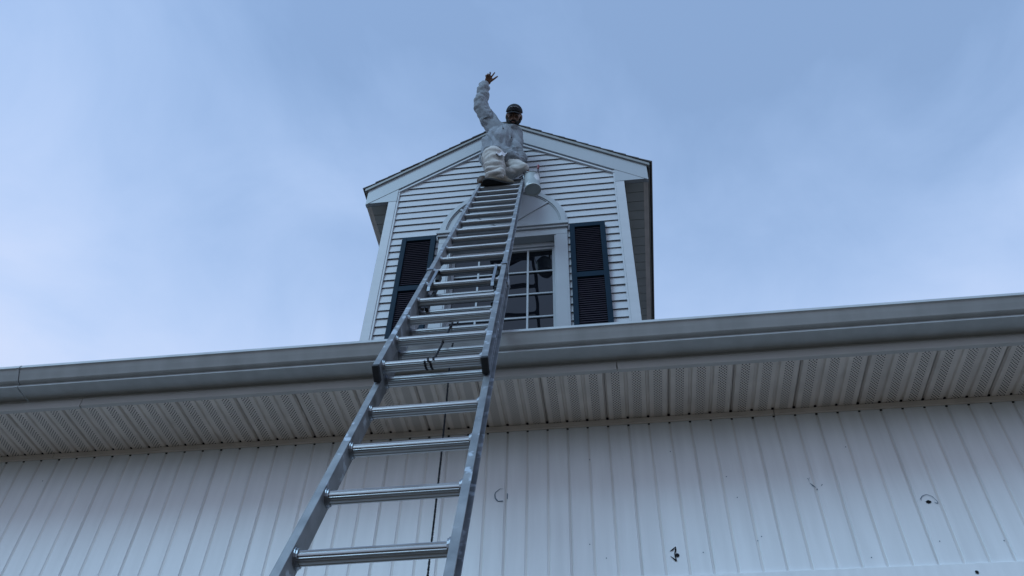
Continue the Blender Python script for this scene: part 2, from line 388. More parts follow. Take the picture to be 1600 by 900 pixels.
# fascia: upper board and the hemmed lower strip, in lapped lengths
for a, b, dz in ((X0, -2.636, -.004), (-2.632, 0.053, 0), (0.057, X1, 0)):
    m = MB(); m.box(a, b, YF - 0.003, YF + 0.02, ZS + 0.035 + dz, 2.72); m.box(a, b, YF - 0.012, YF + 0.012, ZS - 0.008 + dz, ZS + 0.038 + dz)
    m.obj('fascia', M['fascia'], bld, bevel=0.0015)

# gutter ----------------------------------------------------------
GP = [(3.014, 2.650), (2.911, 2.651), (2.9080, 2.6530), (2.9178, 2.6740), (2.9085, 2.6765), (2.9030, 2.6775), (2.8970, 2.6795), (2.8930, 2.6825), (2.8885, 2.6910),
      (2.8770, 2.7110), (2.8680, 2.7290), (2.8655, 2.7335), (2.8615, 2.7352), (2.8585, 2.7372), (2.8670, 2.7588), (2.8700, 2.7605), (2.8740, 2.7575), (2.8750, 2.746)]
def gutter_part(x0, x1, grow=0.0):
    m = MB(); n = len(GP)
    if grow:
        pts = []
        for i, (y, z) in enumerate(GP):
            a = Vector(GP[max(i - 1, 0)]); b = Vector(GP[min(i + 1, n - 1)]); t = (b - a).normalized(); pts.append((y + t.y * -grow * -1 * -1, z + t.x * grow))
    else: pts = GP
    inner = [(y + .0022, z + .0022) for (y, z) in pts[::-1]]
    loop = pts + inner
    m.prism(loop, lambda a, b, t: (t, a, b), x0, x1)
    return m
gm = gutter_part(-2.9445, X1); gut = gm.obj('gutter', M['gutter'], bld)
gm = gutter_part(X0, -2.9495); gm.obj('gutter', M['gutter'], bld)
m = MB()
prv = [(y - .003, z - .002) for (y, z) in GP]
m.prism(prv + [(y + .002, z + .002) for (y, z) in GP[::-1]], lambda a, b, t: (t, a, b), -2.962, -2.9485)
m.obj('gutter_seam', M['gutter'], gut)

# main roof (rises from the gutter, hidden from below) --------------------
m = MB(); sl = 0.42
m.prism([(2.90, 2.775), (9.5, 2.775 + sl * 6.6), (9.5, 2.72 + sl * 6.6), (3.03, 2.72)], lambda a, b, t: (t, a, b), X0, X1)
m.obj('main_roof', M['shingle'], bld)

# ------------------------------------------------------------------ dormer
D = 5.05; CX = -0.868; HW = 1.116        # wall plane, centre line, half width between corner boards
SLP = 0.683
ZLOW, ZTOP = 7.728, 7.963                # rake board lower and upper line at the centre
def mirror(x): return 2 * CX - x
WL, WR, WB, WT = CX - 0.505, CX + 0.505, 4.62, 6.035     # window opening
m = MB()
m.box(CX - HW - .08, WL, D + .012, D + .10, 3.55, WT + .1); m.box(WR, CX + HW + .08, D + .012, D + .10, 3.55, WT + .1)
m.box(WL, WR, D + .012, D + .10, 3.55, WB)
m.prism([(CX - HW - .08, WT + .1), (CX + HW + .08, WT + .1), (CX + HW + .08, 6.98), (CX, 7.75), (CX - HW - .08, 6.98)], lambda a, b, t: (a, t, b), D + .012, D + .10)
m.box(WL, WR, D + .012, D + .10, WT, WT + .1)
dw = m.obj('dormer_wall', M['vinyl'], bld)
EXP = 0.0988
def siding(x0, x1, z0, jitter=True):
    b = MB(); dy = random.uniform(-.0012, .0012)
    yb, yt = D - .0115 + dy, D + .003 + dy
    dz = random.uniform(-.0012, .0012)
    # face leaning out to its butt, the butt turned under
    sect = [(yb, z0 + dz), (yt, z0 + EXP + .004), (D + .010, z0 + EXP + .004), (D + .010, z0 + .026 + dz), (yb + .006, z0 + .022 + dz), (yb + .0035, z0 + dz)]
    b.prism(sect, lambda p, q, t: (t, p, q), x0, x1)
    return b.obj('siding_board', M['vinyl'], dw)
kz = -8
Z0 = 6.8845
for kk in range(-30, 9):
    z0 = Z0 + kk * EXP
    hw = min(HW, (ZLOW + .03 - z0) / SLP)
    if hw < 0.08: break
    if z0 + EXP < 3.7: continue
    if z0 > 6.15 or z0 + EXP < WB - .05:
        siding(CX - hw, CX + hw, z0)
    else:
        siding(CX - hw, CX - .615, z0); siding(CX + .615, CX + hw, z0)
# corner boards with their channels
for s in (-1, 1):
    m = MB(); xa, xb = CX + s * HW, CX + s * 1.199
    m.box(min(xa, xb), max(xa, xb), D - .028, D + .06, 3.6, 6.772)
    m.box(min(CX + s * 1.199, CX + s * 1.195), max(CX + s * 1.199, CX + s * 1.195), D - .028, D + .09, 3.6, 6.772)
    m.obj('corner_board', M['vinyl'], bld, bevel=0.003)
    xa, xb = CX + s * (HW - .018), CX + s * (HW - .001)
    boxobj('corner_channel', M['vinyl'], bld, min(xa, xb), max(xa, xb), D - .022, D + .01, 3.6, 6.97)
    # side wall
    m = MB(); xs = CX + s * 1.18
    for kk in range(-30, 1):
        z0 = Z0 + kk * EXP
        m.prism([(xs + s * .014, z0), (xs + s * .001, z0 + EXP), (xs - s * .02, z0 + EXP), (xs - s * .02, z0)], lambda a, b, t: (a, t, b), D + .09, 8.6)
    m.obj('side_wall', M['vinyl'], bld)
# rake boards, returns, eaves
E_ = D - .035
EH = 1.437
for s in (-1, 1):
    X = lambda h: CX + s * h
    m = MB()
    m.prism([(X(0), ZLOW), (X(EH), ZLOW - SLP * EH), (X(EH), ZTOP - SLP * EH), (X(0), ZTOP)], lambda a, b, t: (a, t, b), E_, D + .01)
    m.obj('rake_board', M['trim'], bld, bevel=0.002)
    m = MB()
    m.prism([(X(EH - .002), 6.768), (X(HW - .002), 6.768), (X(HW - .002), ZLOW - SLP * (HW - .002) - .003), (X(EH - .002), max(6.7685, ZLOW - SLP * (EH - .002) - .003))], lambda a, b, t: (a, t, b), E_ + .004, D + .012)
    m.obj('eave_return', M['trim'], bld, bevel=0.001)
    # channel strip where the siding meets the rake
    m = MB()
    m.prism([(X(0), ZLOW - .024), (X(HW), ZLOW - .024 - SLP * HW), (X(HW), ZLOW - .046 - SLP * HW), (X(0), ZLOW - .046)], lambda a, b, t: (a, t, b), D - .027, D + .01)
    m.obj('rake_channel', M['vinyl'], bld)
    # drip edge
    m = MB()
    m.prism([(X(0), ZTOP + .034), (X(EH + .03), ZTOP + .034 - SLP * (EH + .03)), (X(EH + .03), ZTOP - .006 - SLP * (EH + .03)), (X(0), ZTOP - .006)], lambda a, b, t: (a, t, b), E_ - .020, 8.6)
    m.obj('drip_edge', M['drip'], bld)
    # fascia along the eave and the outer soffit strip
    m = MB(); xa, xb = X(EH - .02), X(EH)
    m.box(min(xa, xb), max(xa, xb), D + .012, 8.6, 6.764, ZTOP - SLP * EH - .01)
    xa, xb = X(EH - .048), X(EH - .021)
    m.box(min(xa, xb), max(xa, xb), D + .013, 8.6, 6.766, 6.785)
    m.obj('eave_fascia', M['soffit'], bld)
    es = MB(); xa, xb = X(1.199), X(EH - .02)
    es.box(min(xa, xb), max(xa, xb), D + .012, 8.6, 6.795, 6.82)
    es = es.obj('eave_soffit', M['dsoffit'], bld)
    xa, xb = X(1.200), X(EH - .048)
    b = MB(); b.prism([(0, .010), (.004, 0), (.1125, 0), (.1165, .010), (.1165, .016), (0, .016)], lambda a, c, t: (t, a, c), 0, max(xa, xb) - min(xa, xb))
    me = b.mesh('soffit_panel', M['dsoffit'])
    for i in range(30): inst('soffit_panel', me, es, (min(xa, xb), D + .0145 + .1188 * i, 6.771))
    # shingle courses
    sh = None
    nrm = Vector((s * SLP, 0, 1)).normalized(); alo = Vector((-s, 0, SLP)).normalized()
    base = Vector((X(EH + .047), 0, ZTOP + .034 - SLP * (EH + .047)))
    tot = (EH + .047) * math.hypot(1, SLP); nc = 12; ex = tot / nc
    roofp = MB(); roofp.prism([(X(0), ZTOP + .030), (X(EH + .02), ZTOP + .030 - SLP * (EH + .02)), (X(EH + .02), ZTOP - .01 - SLP * (EH + .02)), (X(0), ZTOP - .01)], lambda a, b, t: (a, t, b), D - .02, 8.6)
    sh = roofp.obj('dormer_roof', M['shingle'], bld)
    for i in range(nc):
        b = MB(); y0 = E_ - .025 - random.uniform(0, .006)
        a0 = base + alo * (ex * i); L_ = min(ex * 1.45, tot - ex * i)
        th = .016 + random.uniform(-.003, .004)
        p = [a0 + nrm * .006, a0 + nrm * (.006 + th), a0 + alo * L_ + nrm * .007, a0 + alo * L_ + nrm * .001]
        b.prism([(q.x, q.z) for q in p], lambda u_, v_, t: (u_, t, v_), y0, 8.62)
        b.obj('shingle', M['shingle'], sh)
boxobj('ridge_cap', M['shingle'], bld, CX - .10, CX + .10, E_ - .027, 8.62, ZTOP - .02, ZTOP + .047)

# window -----------------------------------------------------------------
YG = D + .095
m = MB()
for s in (-1, 1):
    xa, xb = CX + s * .505, CX + s * .615
    m.box(min(xa, xb), max(xa, xb), D - .026, D + .012, WB - .08, WT)          # casing
    xa, xb = CX + s * .491, CX + s * .507
    m.box(min(xa, xb), max(xa, xb), D - .020, D + .115, WB, WT - .001)          # jamb
m.box(CX - .615, CX + .615, D - .027, D + .012, WT + .0005, 6.120)                 # head casing
m.box(CX - .5045, CX + .5045, D - .019, D + .115, WT - .0002, WT + .018)
m.box(CX - .66, CX + .66, D - .06, D + .115, WB - .11, WB - .001)
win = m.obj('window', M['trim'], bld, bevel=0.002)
m = MB(); m.box(CX - .640, CX + .628, D - .062, D + .01, 6.150, 6.191); m.box(CX - .632, CX + .622, D - .046, D + .01, 6.121, 6.1495)
m.obj('window_ledge', M['trim'], bld, bevel=0.003)
GL, GR, GT = CX - .462, CX + .462, 5.955
gb = GT - 4 * .291
m = MB()
for s in (-1, 1):
    xa, xb = CX + s * .4595, CX + s * .490
    m.box(min(xa, xb), max(xa, xb), YG - .018, YG + .02, WB, WT - .03)
m.box(CX - .459, CX + .459, YG - .017, YG + .02, GT - .002, GT + .026)
m.box(CX - .490, CX + .490, YG - .034, YG + .02, GT + .0265, WT - .002)
m.box(CX - .459, CX + .459, YG - .017, YG + .02, WB, gb)
m.obj('sash', M['trim'], win, bevel=0.002)
cols = [GL + (GR - GL) * i / 4 for i in range(5)]; rows = [gb + .291 * i for i in range(5)]
mv = MB(); mv.box(-.0085, .0085, -.010, .004, gb, GT - .003); mv = mv.mesh('muntin', M['trim'])
for i in (1, 2, 3): inst('muntin', mv, win, (cols[i], YG, 0))
mh = MB(); mh.box(GL + .003, GR - .003, -.0075, .004, -.0075, .0075); mh = mh.mesh('muntin', M['trim'])
for i in (1, 2, 3): inst('muntin', mh, win, (0, YG, rows[i]))
for i in range(4):
    for j in range(4):
        b = MB(); ax, az = random.uniform(-.0015, .0015), random.uniform(-.001, .001)
        x0, x1, z0, z1 = cols[i] - .001, cols[i + 1] + .001, rows[j] - .001, rows[j + 1] + .001
        b.add([(x0, YG + .005 + ax, z0), (x1, YG + .005 - ax, z0), (x1, YG + .005 - ax + az, z1), (x0, YG + .005 + ax + az, z1),
               (x0, YG + .011 + ax, z0), (x1, YG + .011 - ax, z0), (x1, YG + .011 - ax + az, z1), (x0, YG + .011 + ax + az, z1)],
              [(0, 1, 2, 3), (7, 6, 5, 4), (0, 4, 5, 1), (1, 5, 6, 2), (2, 6, 7, 3), (3, 7, 4, 0)])
        b.obj('pane', M['glass'], win)
b = MB(); b.box(WL, WR, YG + .04, YG + .06, WB, WT); b.obj('window_backing', M['hole'], win)
# arched sunburst panel above the ledge
AZ = 6.192
def half_ring(r0, r1, y0, y1, n=40):
    mb = MB(); poly = [(CX + r1 * math.cos(math.pi * i / n), AZ + r1 * math.sin(math.pi * i / n)) for i in range(n + 1)]
    if r0 > 0: poly_in = [(CX + r0 * math.cos(math.pi * i / n), AZ + r0 * math.sin(math.pi * i / n)) for i in range(n, -1, -1)]
    if r0 <= 0: mb.prism(poly, lambda a, b, t: (a, t, b), y0, y1); return mb
    for i in range(n):
        q = [poly[i], poly[i + 1], poly_in[n - i - 1], poly_in[n - i]]
        vs = [(p[0], y0, p[1]) for p in q] + [(p[0], y1, p[1]) for p in q]
        fs = [(3, 2, 1, 0), (4, 5, 6, 7), (0, 1, 5, 4), (2, 3, 7, 6)]
        if i == 0: fs.append((3, 0, 4, 7))
        if i == n - 1: fs.append((1, 2, 6, 5))
        mb.add(vs, fs)
    return mb
arch = half_ring(0, .548, D - .021, D + .010).obj('arch_panel', M['trim'], bld)
a1 = half_ring(.560, .606, D - .040, D + .010); a2 = half_ring(.5485, .5595, D - .029, D + .010)
a1.v += a2.v; k0 = len(a1.v) - len(a2.v); a1.f += [[i + k0 for i in f] for f in a2.f]; a1.m += a2.m
a1.obj('arch_trim', M['trim'], arch)
half_ring(.607, .624, D - .022, D + .010).obj('arch_channel', M['trim'], arch)
for ang in (38, 90, 142):
    t = math.radians(ang); d = Vector((math.cos(t), 0, math.sin(t))); nn = Vector((-d.z, 0, d.x))
    b = MB(); b.obox(Vector((CX, D - .0325, AZ)), d, nn, Vector((0, 1, 0)), (.06, .556), (-.011, .011), (0, .0114)); b.obj('spoke', M['trim'], arch)
half_ring(0, .075, D - .036, D - .0212, 16).obj('sunburst_hub', M['trim'], arch)

# shutters
for s in (-1, 1):
    xa, xb = CX + s * .6385, CX + s * .970
    if s < 0: xa, xb = xb - .004, xa - .004
    z0, z1 = 4.722, 6.142; y0, y1 = D - .052, D - .014; st = .047
    m = MB(); m.box(xa, xa + st, y0, y1, z0, z1); m.box(xb - st, xb, y0, y1, z0, z1)
    for (q0, q1) in ((z0, z0 + .07), (5.394, 5.458), (z1 - .055, z1)): m.box(xa + st, xb - st, y0 + .0005, y1, q0, q1)
    m.box(xa + st, xb - st, y1 - .006, y1 - .001, z0 + .07, z1 - .055)
    sh = m.obj('shutter', M['navy'], bld, bevel=0.003)
    lm = MB(); lm.prism([(-.020, .0), (-.016, -.003), (0, .020), (-.004, .023)], lambda a, b, t: (t, a, b), xa + st + .001 - (xa + xb) / 2, xb - st - .001 - (xa + xb) / 2)
    lm = lm.mesh('louver', M['louver'])
    for (q0, q1) in ((z0 + .07, 5.394), (5.458, z1 - .055)):
        n = round((q1 - q0) / .0262)
        for i in range(n): inst('louver', lm, sh, ((xa + xb) / 2, y1 - .008, q0 + .003 + (q1 - q0 - .004) * i / n))

# ------------------------------------------------------------------ extension ladder
LP = Vector((-0.8066249922, 1.8480365125, 1.0389873098)); LU = Vector((-0.0405110409, 0.4793461597, 0.8766904327))
LWV = Vector((0.3952891275, 0.0099863762, 0.0128057094)); LN = Vector((0.0066138615, -0.8772628406, 0.4799647543))
LF = Vector((-0.8508394757, 2.3562369193, 2.1178867155)); LFW = Vector((0.3881487020, 0.0098059842, 0.0125743896))
ST = 0.3048
s_ground = (GROUND + .02 - LP.z) / LU.z
lad = empty('extension_ladder', LP + LU * s_ground, 'long worn aluminium extension ladder leaning past the gutter up to the dormer gable', 'ladder')
wh = LWV.normalized(); WB_, WF_ = LWV.length, LFW.length
def rail(name, O, side, W, s0, s1, dep=.033, fl=.0255, tk=.0032):
    # channel section opening outwards: web at the rung ends, flanges front and back
    sg = -1 if side < 0 else 1; b0 = 0 if side < 0 else W
    pr = [(0, dep), (fl, dep), (fl, dep - .0045), (tk, dep - .006), (tk, -dep + .006), (fl, -dep + .0045), (fl, -dep), (0, -dep)]
    m = MB(); m.prism([(b0 + sg * x, c) for x, c in pr], lambda b, c, t: O + LU * t + wh * b + LN * c, s0, s1)
    return m.obj(name, M['alu'], lad, bevel=0.0012)
base_top = 8 * ST + .235
for sd in (-1, 1): rail('base_rail', LP, sd, WB_, s_ground, base_top)
fly_bot, fly_top = -.055, 17 * ST + .155
for sd in (-1, 1): rail('fly_rail', LF, sd, WF_, fly_bot, fly_top)
RH = LN * math.cos(math.radians(14.5)) - LU * math.sin(math.radians(14.5))      # tread direction and its normal
RV = LU * math.cos(math.radians(14.5)) + LN * math.sin(math.radians(14.5))
def rung_mesh(W):
    # D section: ribbed flat tread above, rounded below
    m = MB(); n = 40; prof = []
    for i in range(n):
        a = 2 * math.pi * i / n; k = 1.0 if i % 4 else .90
        prof.append((math.cos(a) * .0215 * k, (math.copysign(abs(math.sin(a)) ** .75, math.sin(a)) * (.0150 if math.sin(a) > 0 else .0185)) * k))
    m.prism(prof, lambda h, v, t: RH * h + RV * v + wh * t, -.007, W + .007)
    return m.mesh('rung', M['alu_rung'], smooth=math.radians(25))
def collar_mesh():
    m = MB(); n = 18
    for (t0, t1, r) in ((.0, .0045, .0295), (.0045, .0100, .0262)):
        m.prism([(math.cos(2 * math.pi * i / n) * r, math.sin(2 * math.pi * i / n) * r) for i in range(n)], lambda a, c, t: LU * a + LN * c + wh * t, t0, t1)
    m.prism([(math.cos(2 * math.pi * i / n) * .016, math.sin(2 * math.pi * i / n) * .016) for i in range(n)], lambda a, c, t: LU * a + LN * c + wh * t, -.0105, -.0065)
    return m
cm0 = collar_mesh(); cm0.m = [1 if i >= 40 else 0 for i in range(len(cm0.f))]; cl = cm0.mesh('collar', [M['steel'], M['rubber']])
cm1 = collar_mesh()
for i in range(len(cm1.v)):
    v = cm1.v[i]; t = v.dot(wh); cm1.v[i] = v - wh * (2 * t)
cm1.m = cm0.m; cr = cm1.mesh('collar', [M['steel'], M['rubber']])
rb, rf = rung_mesh(WB_), rung_mesh(WF_)
for O, W, me, ks in ((LP, WB_, rb, range(-9, 9)), (LF, WF_, rf, range(0, 18))):
    for k in ks:
        p = O + LU * (k * ST); r = inst('rung', me, lad, p)
        inst('collar', cl, r, p); inst('collar', cr, r, p + wh * W)
for sd in (-1, 1):
    b0 = 0 if sd < 0 else WF_; sg = sd
    m = MB(); a, b = sorted((b0 - sg * .001, b0 + sg * .0275))
    m.obox(LF, LU, wh, LN, (fly_bot - .020, fly_bot + .001), (a, b), (-.0345, .035)); m.obj('end_cap', M['rubber'], lad, bevel=0.005)
    # guide brackets at the head of the base section, wrapped round the fly rail
    m = MB(); s0 = 4.86 * ST; a, b = sorted((b0 - sg * .004, b0 + sg * .031))
    m.obox(LF, LU, wh, LN, (s0 - .018, s0 + .018), (a, b), (.0345, .039))
    a, b = sorted((b0 + sg * .0275, b0 + sg * .031)); m.obox(LF, LU, wh, LN, (s0 - .020, s0 + .016), (a, b), (-.11, .0343))
    a, b = sorted((b0 + sg * .0265, b0 + sg * .033)); m.obox(LF, LU, wh, LN, (s0 - .17, s0 - .0205), (a, b), (-.060, -.030))
    m.obj('guide_bracket', M['steel'], lad, bevel=0.001)
    # hooked rung locks riding on the fly section
    m = MB(); xb = b0 - sg * .030
    path = [(4.98, -.030), (4.97, -.006), (4.90, .020), (4.74, .032), (3.62, .030), (3.50, .018)]
    for (p, q) in zip(path[:-1], path[1:]):
        A, B = LF + LU * (p[0] * ST) + LN * p[1], LF + LU * (q[0] * ST) + LN * q[1]
        d = (B - A); l = d.length; d.normalize(); nn = wh.cross(d)
        m.obox(A, d, wh, nn, (-.003, l + .003), (xb - .0075, xb + .0075), (-.002, .002))
    lk = m.obj('rung_lock', M['steel'], lad)
    m = MB(); m.obox(LF, LU, wh, LN, (3.02 * ST, 4.6 * ST), (xb - .004, xb + .012), (-.050, -.030)); m.obox(LF, LU, wh, LN, (4.55 * ST, 4.95 * ST), (xb - .010 , xb + .012), (-.034, -.004))
    m.obj('lock_spring', M['rubber'], lk, bevel=.003)
    m = MB(); a, b = sorted((b0 - sg * .003, b0 - sg * .022)); m.obox(LP, LU, wh, LN, (7.02 * ST, 7.14 * ST), (a, b), (-.012, .036)); m.obj('stop_plate', M['steel'], lad)
    m = MB(); b1 = 0 if sd < 0 else WB_; a, b = sorted((b1 - sg * .004, b1 + sg * .03))
    m.obox(LP, LU, wh, LN, (s_ground - .015, s_ground + .10), (a, b), (-.036, .036)); m.obj('ladder_foot', M['rubber'], lad, bevel=.004)
p7 = LP + LU * (7 * ST) + wh * (WB_ * .50)
m = MB(); m.obox(p7, LU, wh, LN, (.010, .024), (-.022, .020), (-.012, .014)); m.obox(p7, LU, wh, LN, (-.060, .012), (-.010, .010), (-.030, -.018))
pul = m.obj('pulley', M['rubber'], lad, bevel=.003)

# rope ----------------------------------------------------------------------
tie = LF + wh * (WF_ * .47)
def rope_path():
    pts = []
    for c, turns in ((.415, 2.0),):
        pass
    for i in range(0, 41):
        a = 2 * math.pi * i / 20 + 2.2; b = WF_ * (.425 + .035 * (i / 20.0) + (.02 if i > 20 else 0) * 1)
        pts.append(LF + wh * b + (LU * math.cos(a) + LN * math.sin(a)) * .0215)
    return pts
rp = rope_path()
q0 = rp[-1]
q1 = Vector((-0.700, 2.800, 2.800)); mid = (q0 + q1) / 2 + Vector((0.004, -0.006, -0.012))
lead = [q0, q0 * .8 + mid * .2 + Vector((0, 0, -.002)), mid, mid * .4 + q1 * .6, q1, Vector((-.697, 2.822, 2.838)), Vector((-.693, 2.840, 2.845)), Vector((-.692, 2.850, 2.825)), Vector((-.697, 2.835, 2.74)), Vector((-.700, 2.812, 2.62))]
drop = [Vector((-.702 + .004 * math.sin(i * .9), 2.803 + .004 * math.cos(i * .7), 2.55 - i * .28)) for i in range(0, 15)]
allp = rp + lead[1:] + drop
# smooth a little and sample densely, wound as a two-strand twist
dense = []
for a, b in zip(allp[:-1], allp[1:]):
    n = max(1, int((b - a).length / .0075))
    for i in range(n): dense.append(a.lerp(b, i / n))
dense.append(allp[-1])
m = MB(); prev = Vector((1, 0, 0)); acc = 0; strands = [[], []]
for i, p in enumerate(dense):
    t = (dense[min(i + 1, len(dense) - 1)] - dense[max(i - 1, 0)]).normalized()
    a = (prev - t * prev.dot(t)).normalized(); prev = a; bb = t.cross(a)
    if i: acc += (p - dense[i - 1]).length
    for q in (0, 1):
        an = acc / .022 * 2 * math.pi + q * math.pi
        strands[q].append(p + (a * math.cos(an) + bb * math.sin(an)) * .0023)
for q in (0, 1): m.tube(strands[q], .0031, 6)
rope = m.obj('rope', M['rope'], None, loc=tie, smooth=4)
rope['label'] = 'thin black rope tied round a ladder rung and hanging down behind the ladder'; rope['category'] = 'rope'

# ------------------------------------------------------------------ the painter
def remesh(name, build, voxel, mats, parent, smooth=4, disp=None, fold=None):
    mb = MB(); build(mb)
    o = mb.obj(name, mats, None, loc=(0, 0, 0))
    r = o.modifiers.new('r', 'REMESH'); r.mode = 'VOXEL'; r.voxel_size = voxel; r.use_smooth_shade = True
    if smooth:
        s_ = o.modifiers.new('s', 'SMOOTH'); s_.factor = .5; s_.iterations = smooth
    if disp:
        for (sz, st) in disp:
            tx = bpy.data.textures.new(name + '_folds', 'CLOUDS'); tx.noise_scale = sz; tx.noise_depth = 2
            d_ = o.modifiers.new('d', 'DISPLACE'); d_.texture = tx; d_.strength = st; d_.mid_level = .5; d_.texture_coords = 'LOCAL'
    dg = bpy.context.evaluated_depsgraph_get(); dg.update()
    me = bpy.data.meshes.new_from_object(o.evaluated_get(dg))
    old = o.data; nm = o.name; bpy.data.objects.remove(o); bpy.data.meshes.remove(old); WLOC.pop(nm, None)
    if fold:
        nrm_ = [v.normal.copy() for v in me.vertices]; flat = []
        for v, nv in zip(me.vertices, nrm_): flat += list(v.co + nv * fold(v.co))
        me.vertices.foreach_set('co', flat); me.update()
    L = WLOC[parent.name]; me.transform(Matrix.Translation(-L)); me.name = name
    me.materials.clear()
    for mm in (mats if isinstance(mats, (list, tuple)) else [mats]): me.materials.append(mm)
    for p in me.polygons: p.use_smooth = True
    n = bpy.data.objects.new(name, me); link(n, parent, L)
    return n
from mathutils import noise as mnoise
def ridge(v): return abs(mnoise.noise(v)) * 2 - .45
def hood_fold(p):
    if p.z > 7.62 and p.x < -.99:                 # sleeve pushed up: rings round the arm
        ax = (WRR - ELR).normalized(); t = p.dot(ax)
        return .008 * ridge(V((t * 13, p.x * 14 + t * 9, p.y * 14))) + .004 * mnoise.noise(p * 26)
    d = V((.55, -.1, -.8)).normalized(); a = p.dot(d); q = p - d * a      # drawn from the raised shoulder to the far hip
    low = max(0, 7.16 - p.z) * 2.2
    return .030 * ridge(V((q.x * 12 + 3, q.y * 12, q.z * 12 + a * 2.2))) + .009 * mnoise.noise(V((q.x * 24, q.y * 24, q.z * 24 + a * 5))) + low * .012 * ridge(V((p.z * 30, p.x * 6, 0)))
def leg_fold(p):
    if p.x > -.80 or p.y > 4.80:
        d = (KNL - HIPL).normalized(); a = p.dot(d); q = p - d * a
        return .011 * ridge(V((q.x * 16, q.y * 16, q.z * 16 + a * 3))) + .004 * mnoise.noise(p * 28)
    low = min(1, max(0, (6.76 - p.z) / .2))
    return (.009 + .008 * low) * ridge(V((p.x * 8 + p.z * 6, p.y * 8, p.z * 16))) + .005 * mnoise.noise(V((p.x * 11, p.y * 11, p.z * 20)))
def capsule(mb, pts, rad, seg=14):
    pts = [Vector(p) for p in pts]
    for a, b, ra, rb_ in zip(pts[:-1], pts[1:], rad[:-1], rad[1:]):
        n = max(2, int((b - a).length / .03)); mb.tube([a.lerp(b, i / n) for i in range(n + 1)], [ra + (rb_ - ra) * i / n for i in range(n + 1)], seg)
    for p, r in zip(pts, rad): mb.ball(p, r * 1.0, seg=seg)

V = Vector
PELV = V((-.865, 4.83, 7.02))
HIPR, KNR, ANR = V((-.945, 4.84, 7.06)), V((-.925, 4.615, 6.815)), V((-.895, 4.690, 6.475))
HIPL, KNL, ANL = V((-.805, 4.82, 6.940)), V((-.632, 4.720, 6.715)), V((-1.000, 4.855, 6.735))
CHEST = V((-.850, 4.815, 7.36)); NECK = V((-.785, 4.785, 7.535)); HEAD = V((-.747, 4.690, 7.620))
SHR, ELR, WRR = V((-.975, 4.785, 7.570)), V((-1.112, 4.665, 7.835)), V((-1.075, 4.590, 8.170))
SHL, ELL, WRL = V((-.728, 4.795, 7.420)), V((-.722, 4.745, 7.060)), V((-.690, 4.790, 6.850))
man = empty('person', (-.89, 4.68, 6.41), 'man in grey hooded sweatshirt, white trousers and black cap waving from the ladder top', 'person')
# frame of the head, which looks down at the viewer
hf = V((0.06, -0.60, -0.80)).normalized()
hr = V((1, 0.05, 0)); hr = (hr - hf * hr.dot(hf)).normalized(); hu = hr.cross(-hf)
hu = hu if hu.z > 0 else -hu
tl = math.radians(-7); hr, hu = (hr * math.cos(tl) + hu * math.sin(tl)), (hu * math.cos(tl) - hr * math.sin(tl))
def H(x, y, z): return HEAD + hr * x + hu * y + hf * z
HAX = (hr, hf, hu)
